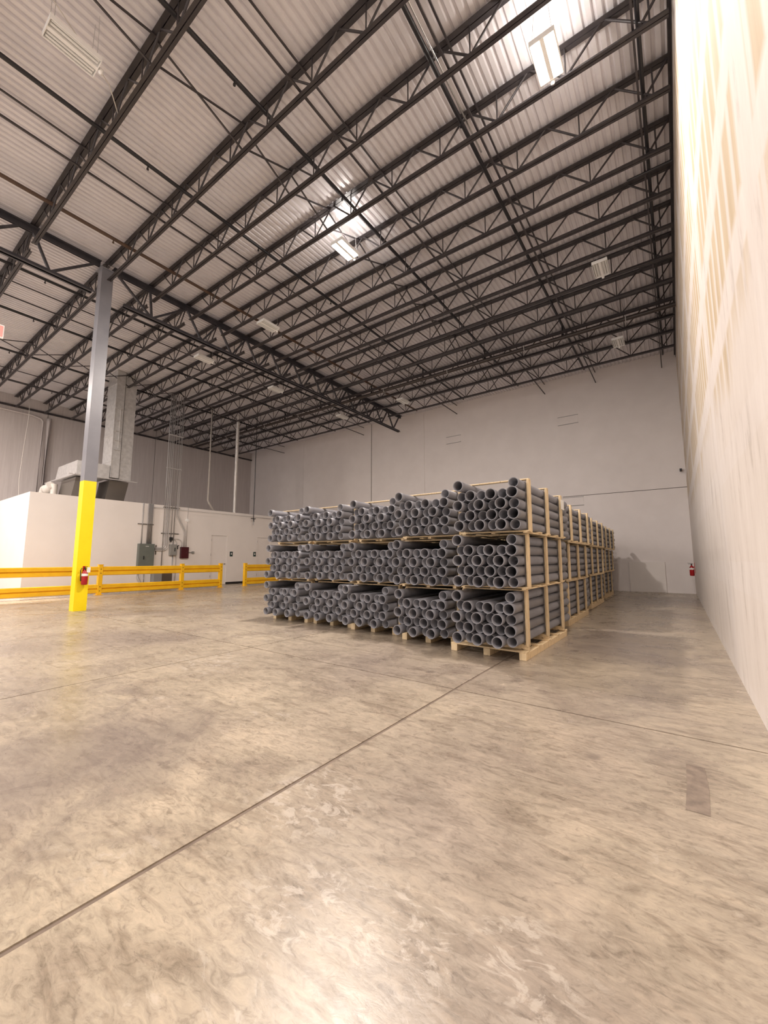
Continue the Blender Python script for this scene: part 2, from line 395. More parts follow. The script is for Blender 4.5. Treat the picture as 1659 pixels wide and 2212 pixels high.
JY = [-4.6, -2.2, 0.12, 2.53, 4.27, 5.5, 6.74, 7.96, 9.18, 10.4, 11.57, 12.77, 13.97, 15.1, 16.2, 17.35, 18.6]
ZB, ZT = 9.62, 10.235
ord_ = ['first', 'second', 'third', 'fourth', 'fifth', 'sixth', 'seventh', 'eighth', 'ninth', 'tenth', 'eleventh', 'twelfth',
        'thirteenth', 'fourteenth', 'fifteenth', 'sixteenth', 'seventeenth']

def chord_mesh(name, L, w, h, M):      # two angles back to back, along X
    m = MB(); g = 0.014
    for s_ in (-1, 1):
        y0, y1 = (g/2, w/2) if s_ > 0 else (-w/2, -g/2)
        m.box(-L, 0, y0, y1, -h/2, -h/2 + 0.012)
        yy = (g/2, g/2+0.012) if s_ > 0 else (-g/2-0.012, -g/2)
        m.box(-L, 0, yy[0], yy[1], -h/2 + 0.012, h/2)
    return m.mesh(name, M)
P = 1.21
diag = MB(); diag.cyl((0, 0, 0), (P/2, 0, ZT-ZB), 0.02, 6); diag_me = diag.mesh('web_rod', M_steel)
diag2 = MB(); diag2.cyl((0, 0, 0), (-P/2, 0, ZT-ZB), 0.02, 6); diag2_me = diag2.mesh('web_rod', M_steel)
vert = MB(); vert.cyl((0, 0, 0), (0, 0, ZT-ZB), 0.014, 6); vert_me = vert.mesh('web_rod', M_steel)
def joist_set(x_hi, x_lo, x_node, side):
    L = x_hi - x_lo
    top = chord_mesh('top_chord', L, 0.17, 0.09, M_steel)
    bot = chord_mesh('bottom_chord', L - 0.25, 0.115, 0.08, M_steel)
    endm = MB(); endm.bar((0, 0, 0), (0.42, 0, ZT-ZB), 0.03, 0.03); end_me = endm.mesh('end_strut', M_steel)
    for i, y in enumerate(JY):
        nfar = len(JY) - i
        lab = ('black open-web roof joist %s of the girder, %s from the far wall' % (side, ord_[nfar-1])) if nfar > 1 else \
              'black open-web roof joist %s of the girder, nearest the far wall' % side
        o = empty('roof_joist', (0, y, 0), label=lab, cat='joist', group='roof joists %s of the girder' % side)
        inst(top, 'top_chord', o, (x_hi, 0, ZT)); inst(bot, 'bottom_chord', o, (x_hi-0.05 if side.startswith('right') else x_hi-0.15, 0, ZB))
        x = x_node; k = 0
        while x > x_lo + 0.3:
            if x + P/2 < x_hi: inst(diag_me, 'web_rod', o, (x, 0, ZB))
            if x - P/2 > x_lo: inst(diag2_me, 'web_rod', o, (x, 0, ZB))
            inst(vert_me, 'web_rod', o, (x, 0.0, ZB))
            x -= P
        inst(end_me, 'end_strut', o, (x_hi-0.45, 0, ZB))
joist_set(XR-0.01, -13.33, 0.2, 'right')
joist_set(-13.37, XL+0.01, -14.2, 'left')

def girder(y0, y1, nodes_b, nodes_t, label):
    o = empty('roof_girder', (-13.35, y0, 0), label=label, cat='girder', group='roof girders')
    def chord(name, z, w, h, ya, yb):
        m = MB()
        for s_ in (-1, 1):
            x0, x1 = (0.02, w/2) if s_ > 0 else (-w/2, -0.02)
            m.box(x0, x1, ya-y0, yb-y0, z-h/2 if name == 'bottom_chord' else z+h/2-0.016, z-h/2+0.016 if name == 'bottom_chord' else z+h/2)
            xx = (0.02, 0.036) if s_ > 0 else (-0.036, -0.02)
            m.box(xx[0], xx[1], ya-y0, yb-y0, z-h/2, z+h/2)
        m.obj(name, M_girder, o)
    chord('top_chord', 10.08, 0.26, 0.15, y0, y1)
    chord('bottom_chord', 9.16, 0.20, 0.11, y0 + (0.35 if y0 > 0 else 0), y1 - 0.15)
    for (a, b) in zip(nodes_b, nodes_t):
        for tt_ in b:
            m = MB(); m.bar((0, a-y0, 9.16), (0, tt_-y0, 10.08), 0.07, 0.055); m.obj('web_strut', M_girder, o)
tops = [5.5 + 1.215*i for i in range(13)]
girder(4.42, 20.25, [5.6] + [tops[i] + 0.6 for i in range(1, 12)], [(4.5, 5.5, 6.72)] + [(tops[i], tops[i+1]) for i in range(1, 12)],
       'dark steel truss girder running from the column to the far wall')
girder(-9.0, 4.08, [2.95, 1.25, -1.2, -3.4], [(4.0, 2.53), (2.3, 0.12), (0.0, -2.2), (-2.3, -4.6)], 'dark steel truss girder near the camera side of the column')

# bridging between joists
for (bx, cross) in ((-9.75, 0), (-6.6, 1), (-4.9, 0), (-2.6, 0), (-0.02, 0), (-16.6, 0), (-20.9, 1), (-24.6, 0)):
    side = 'left' if bx < -13.35 else 'right'
    nm = {-9.75: 'nearest the brown pipe', -6.6: 'with crossed diagonals', -4.9: 'behind the middle of the bay', -2.6: 'beside the silver conduit',
          -0.02: 'closest to the drywall wall', -16.6: 'closest to the grey column', -20.9: 'with crossed diagonals', -24.6: 'closest to the left wall'}[bx]
    o = empty('joist_bridging', (bx, 0, 0), label='thin dark bridging rods %s of the girder, %s' % (side, nm), cat='bridging', group='bridging rows')
    if not cross:
        m = MB(); m.bar((0, -5, ZB+0.05), (0, YF, ZB+0.05), 0.035, 0.035); m.obj('lower_rod', M_steel, o)
        m = MB(); m.bar((0, -5, ZT-0.06), (0, YF, ZT-0.06), 0.03, 0.03); m.obj('upper_rod', M_steel, o)
    else:
        for a, b in zip(JY, JY[1:]):
            m = MB(); m.bar((0.03, a, ZB+0.04), (0.03, b, ZT-0.05), 0.028, 0.028); m.obj('cross_rod', M_steel, o)
            m = MB(); m.bar((-0.03, a, ZT-0.05), (-0.03, b, ZB+0.04), 0.028, 0.028); m.obj('cross_rod', M_steel, o)

# sprinkler pipes
for (px, z, r, M, word, x_) in ((-11.78, 9.98, .048, M_pipe_brn, 'rusty brown sprinkler pipe just right of the girder', 1),
                 (-8.84, 9.98, .042, M_pipe_blk, 'black sprinkler pipe next to the brown one', 1),
                 (-5.9, 9.98, .042, M_pipe_blk, 'black sprinkler pipe crossing above the lit lamp in the middle', 1),
                 (-2.9, 9.98, .042, M_pipe_blk, 'black sprinkler pipe with a silver conduit below it', 1),
                 (0.05, 9.78, .034, M_pipe_blk, 'black sprinkler pipe beside the drywall wall', 1),
                 (-15.3, 9.98, .045, M_pipe_blk, 'black sprinkler pipe just left of the girder', 1),
                 (-18.2, 9.98, .045, M_pipe_blk, 'black sprinkler pipe over the yellow guardrail', 1),
                 (-21.9, 9.98, .045, M_pipe_blk, 'black sprinkler pipe passing over the metal ducts', 1),
                 (-25.6, 9.98, .045, M_pipe_blk, 'black sprinkler pipe nearest the left wall', 1)):
    o = empty('sprinkler_pipe', (px, 0, z), label=word, cat='pipe', group='sprinkler branch pipes')
    m = MB(); m.cyl((0, -5, 0), (0, 19.6, 0), r, 10); m.obj('pipe_run', M, o)
    y = 3.3 + 0.35 * (abs(px) % 1.7)
    while y < 19:
        m = MB(); m.cyl((0, y, -r*0.7), (0, y, -0.10), 0.014, 6); m.cyl((0, y, -0.10), (0, y, -0.125), 0.026, 8); m.obj('sprinkler_head', M, o); y += 2.9
o = empty('sprinkler_main', (0, 15.28, 9.5), label='thick dark sprinkler main running crosswise under the joists', cat='pipe')
m = MB(); m.cyl((0.48, 0, 0), (-28.2, 0, 0), 0.075, 14); m.obj('pipe_run', worn('main_pipe', (0.03, 0.022, 0.02), (0.05, 0.036, 0.03), 5, 0.4), o)
for x in (-2.9, -5.9, -8.84, -11.78, -15.3, -18.2, -21.9, -25.6):
    m = MB(); m.cyl((x, 0, 0.05), (x, 0, 0.5), 0.03, 8); m.cyl((x, 0, 0.06), (x, 0, 0.12), 0.05, 8); m.obj('riser', M_pipe_blk, o)
for x in (-0.9, -4.3, -7.6, -11, -17, -20, -24):
    m = MB(); m.box(x-0.012, x+0.012, -0.085, 0.085, -0.085, 0.085); m.cyl((x, 0, 0.08), (x, 0, 0.75), 0.006, 5); m.obj('hanger', M_conduit, o)
m = MB(); m.cyl((-2.76, -2.0, 9.83), (-2.76, 7.3, 9.83), 0.016, 8)
tag(m.obj('silver_conduit', M_chrome), 'thin shiny conduit hung below the black sprinkler pipe near the bright lamp', 'conduit')
for (y, w) in ((9.6, 'nearest the bright lamp'), (12.9, 'in the middle'), (16.2, 'farthest back')):
    m = MB(); m.cyl((-0.35, y, 9.62), (0.46, y, 9.62), 0.03, 8)
    tag(m.obj('pipe_stub', M_pipe_blk), 'short dark pipe stub projecting from the drywall wall, %s' % w, 'pipe', 'pipe stubs on the drywall wall')

# ------------------------------------------------------------------ light fixtures
def fixture_meshes(lit):
    d = {}
    m = MB()
    w, l = 0.19, 0.34
    m.box(-w, w, -l, l, 0.06, 0.085); m.box(-w, -w+0.012, -l, l, 0, 0.06); m.box(w-0.012, w, -l, l, 0, 0.06)
    m.box(-w, w, -l, -l+0.012, 0, 0.06); m.box(-w, w, l-0.012, l, 0, 0.06); m.box(-0.03, 0.03, -l, l, 0.005, 0.06)
    d['housing'] = m.mesh('housing', M_white)
    m = MB(); m.cyl((0, -0.31, 0), (0, 0.31, 0), 0.02, 8); d['tube'] = m.mesh('tube', M_lit if lit else M_tube)
    m = MB(); m.lathe((0, 0, 0), [(0.001, -0.05), (0.03, -0.04), (0.04, 0.0), (0.035, 0.04)], 12); d['sensor'] = m.mesh('sensor', M_white)
    m = MB()
    for x in (-0.15, 0.15):
        for y in (-0.28, 0.28): m.cyl((x, y, 0.08), (x*0.6, y, ZD-9.4), 0.004, 4)
    d['hanger_wire'] = m.mesh('hanger_wire', M_conduit); return d
FM = {True: fixture_meshes(True), False: fixture_meshes(False)}
FIX = [(-1.18, 6.13, 1, 'glowing ceiling lamp beside the drywall wall, upper right'),
       (-6.52, 7.3, 1, 'glowing ceiling lamp in the middle of the roof'),
       (-7.22, 1.60, 0, 'unlit white ceiling lamp in the upper left corner of the photo'),
       (-1.2, 12.0, 0, 'unlit louvred ceiling lamp near the drywall wall, nearer of two'),
       (-1.27, 16.72, 0, 'unlit louvred ceiling lamp near the drywall wall, close to the far wall'),
       (-11.0, 8.38, 0, 'unlit white ceiling lamp on the right of the girder by the brown pipe'),
       (-15.02, 8.38, 0, 'unlit white ceiling lamp left of the girder, nearest the column'),
       (-15.05, 12.03, 0, 'unlit white ceiling lamp left of the girder, middle one'),
       (-10.9, 16.78, 0, 'unlit white ceiling lamp by the far end of the girder, right side'),
       (-14.98, 16.7, 0, 'unlit white ceiling lamp left of the girder, farthest back')]
for (x, y), w in zip(LIT_OUT, ('by the drywall wall', 'second from the drywall wall', 'right of the girder line', 'left of the girder line', 'closest to the left wall')):
    FIX.append((x, y, 1, 'glowing ceiling lamp behind the camera, ' + w))
for (x, y, lit, lab) in FIX:
    d = FM[bool(lit)]
    o = empty('ceiling_lamp', (x, y, 9.40), label=lab, cat='lamp', group='ceiling lamps')
    inst(d['housing'], 'housing', o)
    for tx in (-0.145, -0.085, 0.085, 0.145): inst(d['tube'], 'tube', o, (tx, 0, 0.03))
    inst(d['sensor'], 'sensor', o, (0.0, 0.385, 0.02)); inst(d['hanger_wire'], 'hanger_wire', o)

# ------------------------------------------------------------------ crates and pipes
LEN = 3.05; RP, RB = 0.0735, 0.0795
def pipe_mb(m, c, y0, front_bell, n, L=LEN):
    """bored pipe along +Y from y0; bell at one end"""
    w = 0.0085
    if front_bell: prof = [(RB, 0.0), (RB, 0.10), (RP, 0.13), (RP, L)]
    else: prof = [(RP, 0.0), (RP, L-0.13), (RB, L-0.10), (RB, L)]
    outer = prof; inner = [(r - w, y) for (r, y) in prof][::-1]
    ring = outer + inner; vs = []
    for (r, y) in ring:
        for i in range(n):
            t_ = 2*math.pi*i/n; vs.append((c[0]+r*math.cos(t_), y0+y, c[1]+r*math.sin(t_)))
    K = len(ring); fs = []
    for j in range(K):
        jn = (j+1) % K
        for i in range(n):
            fs.append((j*n+i, jn*n+i, jn*n+(i+1) % n, j*n+(i+1) % n))
    m.add(vs, fs, True)
def hard_rim(me, n):     # flat rim faces
    for p in me.polygons:
        if abs(p.normal.y) > 0.9: p.use_smooth = False
pm = MB(); pipe_mb(pm, (0, 0), 0, True, 28); PIPE_B = pm.mesh('pvc_pipe', M_pvc); hard_rim(PIPE_B, 28)
pm = MB(); pipe_mb(pm, (0, 0), 0, False, 28); PIPE_P = pm.mesh('pvc_pipe', M_pvc); hard_rim(PIPE_P, 28)

TZ = [0.0, 0.915, 1.740]            # base of each tier
TD = [0.140, 0.055, 0.055]          # height of its deck
ZP = 0.1485                         # pipe layer pitch
crate_cache = {}
TZA = [0.0, 0.962, 1.765]; TDA = [0.195, 0.040, 0.040]   # the corner stack stands on extra bottom bars
def crate_parts(p, tier, A=False):
    key = (round(p, 3), tier > 0, A)
    if key in crate_cache: return crate_cache[key]
    hw = 2.5*p + RP + 0.004; d = {}; bv = 0.003; dk = (TDA if A else TD)[tier]; top = dk + 2*RP + 4*ZP + 0.004
    sw = 0.05 if tier == 0 else 0.03; bd = 0.12 if (A and tier == 0) else dk; ex = 0.16 if (A and tier == 0) else 0.0
    d['bars'] = bd < dk; d['ex'] = ex
    if bd < dk: m = MB(); m.box(-hw-0.04, hw+0.04, -0.03, 0.03, bd, dk); d['bottom_bar'] = m.mesh('bottom_bar', M_wood, bv)
    m = MB(); m.box(-sw, sw, 0.34, 2.66, 0, bd-0.022); d['stringer'] = m.mesh('stringer', M_wood, bv)
    m = MB(); m.box(-hw-0.05-ex, hw+0.05, -0.055, 0.055, bd-0.022, bd); d['deck_board'] = m.mesh('deck_board', M_wood, bv)
    pl = top - dk
    m = MB(); m.box(-0.018, 0.018, -0.042, 0.042, -0.03, pl); m.box(0.0, 0.018, 0.042, 0.056, -0.03, pl); d['post'] = m.mesh('post', M_wood, bv)
    m = MB(); m.box(-hw-0.04, hw+0.04, -0.04, 0.04, top, top+0.018); d['top_bar'] = m.mesh('top_bar', M_wood, bv)
    m = MB(); x = hw - 0.001
    m.box(-x-0.003, -x, -0.01, 0.01, dk, top-0.002); m.box(x, x+0.003, -0.01, 0.01, dk, top-0.002)
    d['strap'] = m.mesh('strap', M_strap); d['hw'] = hw; d['dk'] = dk
    crate_cache[key] = d; return d
def build_crate(x, y, z, p, rz, label, group, tier, A=False):
    d = crate_parts(p, tier, A); hw = d['hw']
    o = empty('pipe_crate', (x, y, z), rz, label, 'crate', group)
    for sx_ in (-hw-d['ex'], -d['ex']/2, hw): inst(d['stringer'], 'stringer', o, (sx_*0.985, 0, 0))
    if d['bars']:
        for yy in (0.50, 1.50, 2.48): inst(d['bottom_bar'], 'bottom_bar', o, (0, yy, 0))
    for yy in (0.40, 0.98, 1.5, 2.05, 2.6): inst(d['deck_board'], 'deck_board', o, (0, yy, 0))
    for yy in (0.50, 1.50, 2.48):
        for s_ in (-1, 1):
            q = inst(d['post'], 'post', o, (s_*(hw+0.022), yy, d['dk']), (0, 0, 0 if s_ > 0 else math.pi))
        inst(d['top_bar'], 'top_bar', o, (0, yy, 0)); inst(d['strap'], 'strap', o, (0, yy-0.075, 0))
    return o
# column positions: centre x, pitch, front y for tiers 1..3
COLS = {0: [(-2.29, .151, 5.5), (-2.25, .156, 5.5), (-2.20, .158, 5.48)],
        1: [(-3.50, .160, 5.78), (-3.50, .170, 5.8), (-3.45, .168, 5.78)],
        2: [(-4.85, .172, 6.02), (-4.74, .176, 6.05), (-4.69, .174, 6.05)],
        3: [(-6.02, .168, 6.12), (-6.03, .176, 6.15), (-6.08, .176, 6.15)],
        4: [(-7.28, .182, 6.08), (-7.22, .182, 6.05), (-7.245, .176, 6.1)]}
COLN = ['corner stack', 'second stack from corner', 'middle stack', 'fourth stack from corner', 'leftmost stack']
TIERN = ['bottom', 'middle', 'top']
ROWOFF = [(0.0, 0.0), (-0.13, 3.42), (-0.24, 6.9), (-0.36, 10.45)]
ROWN = ['front row', 'second row back', 'third row back', 'row nearest the far wall']
LAY = ['bottom layer', 'second layer', 'third layer', 'fourth layer', 'loose top layer']
POS = ['leftmost', 'second from left', 'third from left', 'fourth from left', 'fifth from left', 'rightmost']
cand = []
for row, (dx, dy) in enumerate(ROWOFF):
    for c in range(5):
        for tier in range(3):
            cx_, p, fy = COLS[c][tier]
            x = cx_ + dx + random.uniform(-0.02, 0.02) * (row > 0); y = fy + dy + random.uniform(-0.06, 0.06) * (row > 0)
            if row and c: y = min(y, fy + dy)
            A = (c == 0 and row == 0); z = (TZA if A else TZ)[tier]
            vis = row == 0 or c == 0
            if vis: lab = 'pale wooden crate of grey pipes, %s of the %s, %s' % (TIERN[tier], COLN[c], ROWN[row]); grp = 'pipe crates in the %s' % ROWN[row]
            else: lab = 'wooden crate of grey pipes hidden inside the block of stacks'; grp = 'crates hidden inside the block'
            rz = (-0.02 if (row == 0 and c == 0 and tier == 0) else 0.0)
            build_crate(x, y, z, p, rz, lab, grp, tier, A)
            for lay in range(5):
                for i in range(6):
                    if lay == 4 and i not in (0, 5): continue
                    bell = (lay + i) % 2 == 0
                    px = x + (i-2.5)*p; pz = z + (TDA if A else TD)[tier] + RP + 0.001 + lay*ZP
                    if lay == 4 and i == 5 : px -= 0.01
                    if lay == 4 and i == 0 : px += 0.01
                    py = y + (0.0 if bell else 0.14) + random.uniform(-0.025, 0.025) + (0.06 if (lay in (1, 3) and bell) else 0)
                    if rz: px += -math.sin(rz) * (0) + (0)
                    dist = math.sqrt(px*px + py*py + (pz-1.4)**2)
                    cand.append((dist + (100 if row else 0), row, c, tier, lay, i, bell, px, py, pz, rz))
cand.sort()
stuff = MB()
for k_, (dist, row, c, tier, lay, i, bell, px, py, pz, rz) in enumerate(cand):
    if k_ < 300:
        o = inst(PIPE_B if bell else PIPE_P, 'pvc_pipe', None, (px, py, pz), (0, 0, rz*0.8))
        tag(o, 'grey pipe, %s, %s, %s crate of %s' % (POS[i], LAY[lay], TIERN[tier], COLN[c]), 'pipe',
            'grey pipes in the %s crate of the %s' % (TIERN[tier], COLN[c]))
    else:
        pipe_mb(stuff, (px, pz), py, bell, 20 if row == 0 else 14)
so = stuff.obj('pvc_pipe', M_pvc); hard_rim(so.data, 20)
tag(so, 'all the smaller grey pipes in the far and leftmost crates', 'pipe', kind='stuff')

# paper tags on crates
m = MB(); m.box(0, 0.004, 0, 0.22, 0, 0.18); m.obj('t', M_paper)
tg = bpy.data.objects['t']; tg.name = 'paper_tag'; tg.location = (-2.20+0.5+0.026, 7.86, 2.30)
tag(tg, 'white paper tag on the rear post of the top corner crate', 'tag')

# ------------------------------------------------------------------ guardrails
def guardrail(ys_posts, ya, yb, label):
    o = empty('guardrail', (-18.4, ys_posts[0], 0), label=label, cat='guardrail', group='yellow guardrails'); y0 = ys_posts[0]
    for y in ys_posts:
        m = MB(); m.box(-0.075, 0.075, y-y0-0.075, y-y0+0.075, 0.012, 1.16); q = m.obj('post', M_rail, o, 0.006)
        m = MB(); m.box(-0.085, 0.085, y-y0-0.085, y-y0+0.085, 1.16, 1.178); m.obj('post_cap', M_rail, q)
        m = MB(); m.box(-0.13, 0.13, y-y0-0.13, y-y0+0.13, 0, 0.014); m.obj('foot_plate', M_rail, q)
        m = MB()
        for z in (0.16, 0.32, 0.84, 1.0): m.cyl((0.075, y-y0, z), (0.09, y-y0, z), 0.016, 6)
        m.obj('bolt', M_black, q)
    segs = [ya] + list(ys_posts[1:-1] if yb == ys_posts[-1] else ys_posts[1:]) + [yb]
    for a, b in zip(segs, segs[1:]):
        for zc in (0.925, 0.24):
            pts = [(0.10, -0.17), (0.14, -0.15), (0.14, -0.025), (0.085, -0.012), (0.085, 0.012), (0.14, 0.025), (0.14, 0.15), (0.10, 0.17)]
            pts = [(x, z) for x, z in pts]; back = [(x-0.012, z) for x, z in pts][::-1]; ring = pts + back; n = len(ring)
            yA, yB = a-y0+0.004, b-y0-0.004
            m = MB(); m.add([(x-0.075, yA, zc+z) for x, z in ring] + [(x-0.075, yB, zc+z) for x, z in ring],
                            [(i, n+i, n+(i+1) % n, (i+1) % n) for i in range(n)])
            m.add([(x-0.075, yA, zc+z) for x, z in ring], [(i, i+1, n-2-i, n-1-i) for i in range(n//2-1)])
            m.add([(x-0.075, yB, zc+z) for x, z in ring], [(n-1-i, n-2-i, i+1, i) for i in range(n//2-1)])
            m.obj('rail', M_rail, o)
guardrail([-0.2, 3.1, 6.5, 9.75, 11.68], -0.3, 11.76, 'long yellow guardrail with two ribbed rails passing behind the column')
guardrail([13.1, 16.3, 19.4], 13.02, 19.48, 'yellow guardrail section partly hidden behind the leftmost pipe stack')

# ------------------------------------------------------------------ fire extinguishers
def extinguisher(loc, rz, label, s=1.0):
    o = empty('fire_extinguisher', loc, rz, label, 'fire extinguisher', 'fire extinguishers')
    m = MB(); m.lathe((0.1, 0, 0), [(0.001, 0), (0.06, 0.0), (0.075, 0.02), (0.075, 0.30), (0.065, 0.345), (0.03, 0.375), (0.025, 0.40), (0.001, 0.40)], 18); m.obj('cylinder', M_red, o)
    m = MB(); m.cyl((0.1, 0, 0.235), (0.1, 0, 0.3), 0.0765, 18, caps=False); q = m.obj('label_band', M_paper, o); q['label'] = 'white printed label band'
    m = MB(); m.cyl((0.1, 0, 0.40), (0.1, 0, 0.45), 0.022, 10); m.bar((0.06, 0, 0.46), (0.22, 0, 0.49), 0.02, 0.012); m.bar((0.06, 0, 0.45), (0.2, 0, 0.435), 0.02, 0.01); m.obj('valve', M_black, o)
    m = MB(); m.path([(0.1, -0.02, 0.44), (0.1, -0.08, 0.45), (0.1, -0.105, 0.38), (0.1, -0.095, 0.22), (0.1, -0.088, 0.1)], 0.011, 7); m.obj('hose', M_black, o)
    m = MB(); m.box(0, 0.012, -0.03, 0.03, 0.1, 0.5); m.box(0, 0.05, -0.02, 0.02, 0.33, 0.35); m.obj('bracket', M_red, o)
    m = MB(); m.box(0.16, 0.163, 0.02, 0.10, 0.33, 0.47); m.obj('inspection_tag', M_paper, o)
    return o
extinguisher((-13.198, 4.27, 0.70), 0, 'red fire extinguisher hung on the yellow base of the column')
extinguisher((XR, 19.6, 0.75), math.pi, 'small red fire extinguisher on the drywall wall near the far corner')

# ------------------------------------------------------------------ far wall odds
m = MB(); m.box(-1.75, -0.46, 20.62, 20.66, 0, 1.27)
tag(m.obj('loose_board', M_office, bevel=0.004, loc=(0, 0.025, 0)), 'plain white board standing upright against the far wall near the corner', 'board')
m = MB(); m.box(0.30, 0.38, YF-0.14, YF, 5.02, 5.12); m.cyl((0.34, YF-0.14, 5.05), (0.34, YF-0.26, 5.0), 0.03, 8)
tag(m.obj('wall_camera', M_black), 'small dark camera high on the far wall near the corner', 'camera')

# ------------------------------------------------------------------ ducts on the office roof
def duct(x0, x1, y0, y1, z0, z1, step, label, M, off=0.0):
    o = empty('air_duct', ((x0+x1)/2, (y0+y1)/2, z0), label=label, cat='duct', group='vertical ducts'); hx, hy = (x1-x0)/2, (y1-y0)/2
    z = 0; first = True
    while z < z1-z0-0.05:
        ze = min(z + (step*0.6 if first else step), z1-z0); first = False
        m = MB(); m.box(-hx, hx, -hy, hy, z+0.004, ze-0.004); m.obj('duct_section', M, o)
        m = MB(); m.box(-hx-0.012, hx+0.012, -hy-0.012, hy+0.012, ze-0.014, ze+0.014); m.obj('duct_flange', M, o)
        z = ze
    return o
d1 = duct(-21.9, -20.9, 7.46, 7.83, 5.12, ZD, 1.25, 'shiny vertical sheet-metal duct right behind the column', M_galv)
m = MB(); m.box(0.502, 0.53, -0.185, -0.165, 0, ZD-5.12); m.obj('corner_angle', M_galv, d1)
m = MB(); m.cyl((0.54, 0.05, 1.4), (0.54, 0.05, 3.4), 0.016, 6)
for z in (1.3, 1.75, 2.2, 2.7, 3.3): m.box(0.50, 0.56, -0.1, 0.15, z, z+0.03)
m.obj('strut_conduit', M_conduit, d1)
duct(-21.9, -20.96, 7.87, 8.36, 5.08, ZD, 1.35, 'duller vertical sheet-metal duct beside the shiny one', M_galv)
o = empty('duct_plenum', (-20.9, 6.19, 5.05), label='horizontal sheet-metal duct box with a slanted end on the office roof', cat='duct')
m = MB(); m.hexa([(-2.75, 0, 0.0), (0, 0, 0), (0, 1.25, 0), (-2.75, 1.25, 0.0)], [(-2.4, 0, 0.62), (0, 0, 0.62), (0, 1.25, 0.62), (-2.4, 1.25, 0.62)]); m.obj('plenum_box', M_galv, o)
m = MB(); m.box(-1.3, -1.27, -0.015, 1.26, -0.012, 0.635); m.obj('duct_flange', M_galv, o)
m = MB(); m.bar((-3.7, -0.12, -0.03), (0.3, -0.12, -0.03), 0.04, 0.04); m.bar((0.12, -0.3, -0.03), (0.12, 2.4, -0.03), 0.04, 0.04); m.obj('support_channel', M_conduit, o)
def boot(xb0, xb1, xt0, xt1, y0, y1, label):
    m = MB(); N = 6; z0, z1 = 4.005, 5.0
    for i in range(N):
        a, b = i/N, (i+1)/N; ea, eb = a*a*(3-2*a)*0.6+a*0.4, b*b*(3-2*b)*0.6+b*0.4
        def q(e, f): return [(xb0+(xt0-xb0)*e, y0, z0+(z1-z0)*f), (xb1+(xt1-xb1)*e, y0, z0+(z1-z0)*f), (xb1+(xt1-xb1)*e, y1, z0+(z1-z0)*f), (xb0+(xt0-xb0)*e, y1, z0+(z1-z0)*f)]
        m.hexa(q(ea, a), q(eb, b))
    tag(m.obj('duct_elbow', M_galv_dk), label, 'duct', 'duct elbows')
boot(-23.55, -21.75, -23.1, -21.3, 6.3, 7.1, 'dark curved duct elbow under the plenum, left of the column')
boot(-22.6, -21.4, -22.2, -21.0, 7.5, 8.3, 'dark curved duct elbow under the shiny duct, right of the column')
m = MB(); m.path([(-24.35, 5.95, 4.0), (-24.35, 5.95, 4.35)] + arc((-24.0, 5.95, 4.35), 0.35, 180, 60, ((1,0,0),(0,0,1)), 5)[1:] +
                 arc((-23.75, 5.95, 4.95), 0.34, 235, 300, ((1,0,0),(0,0,1)), 4) + [(-23.3, 5.95, 4.8)], 0.17, 12)
tag(m.obj('vent_elbow', M_white_pvc), 'thick pale pipe elbow left of the duct plenum on the office roof', 'pipe')
m = MB(); m.cyl((-23.35, 6.1, 4.0), (-23.3, 6.1, 4.85), 0.13, 12)
tag(m.obj('vent_pipe', M_white_pvc), 'short upright pale pipe beside the thick elbow', 'pipe')
# pilaster pipes on the left wall
for (y, r, w) in ((6.72, 0.05, 'thinner'), (6.98, 0.11, 'thicker')):
    m = MB(); m.path([(XL+0.14, y, 4.0), (XL+0.14, y, 9.1)] + ([(XL+0.14, y-0.1, 9.25), (XL+0.14, y-0.5, 9.35), (XL+0.14, -3.0, 9.42)] if r < 0.08 else [(XL+0.14, y, 9.35)]), r, 10)
    tag(m.obj('downpipe', M_wallL), 'pale %s pipe running up the left wall beside the ducts' % w, 'pipe')

m = MB(); m.path([(-21, 12.36, 9.95), (-21, 12.36, 4.62), (-21, 12.42, 4.5), (-21, 12.78, 4.02)], 0.05, 10)
tag(m.obj('vent_stack', M_white_pvc), 'slim pale pipe dropping from the roof with a bend at its foot', 'pipe')
m = MB(); m.cyl((-21, 14.05, 4.02), (-21, 14.05, 10.0), 0.10, 14)
tag(m.obj('foil_flue', M_foil), 'shiny foil-wrapped flue pipe rising from the office roof', 'flue')
o = empty('hanging_cable', (-20.1, 14.75, 3.66), label='thin black drop hanging from the roof with a small bracket at its foot', cat='cable')
m = MB(); m.cyl((0, 0, 0.1), (0, 0, 6.60), 0.022, 7); m.obj('cable', M_pipe_blk, o)
m = MB(); m.box(-0.05, 0.05, -0.16, 0.12, 0.06, 0.1); m.cyl((0, 0.02, -0.12), (0, 0.02, 0.06), 0.03, 7); m.obj('bracket', M_black, o)
m = MB(); m.box(-0.02, 0.02, -0.04, 0.02, -0.3, -0.06); m.obj('hook', M_conduit, o)

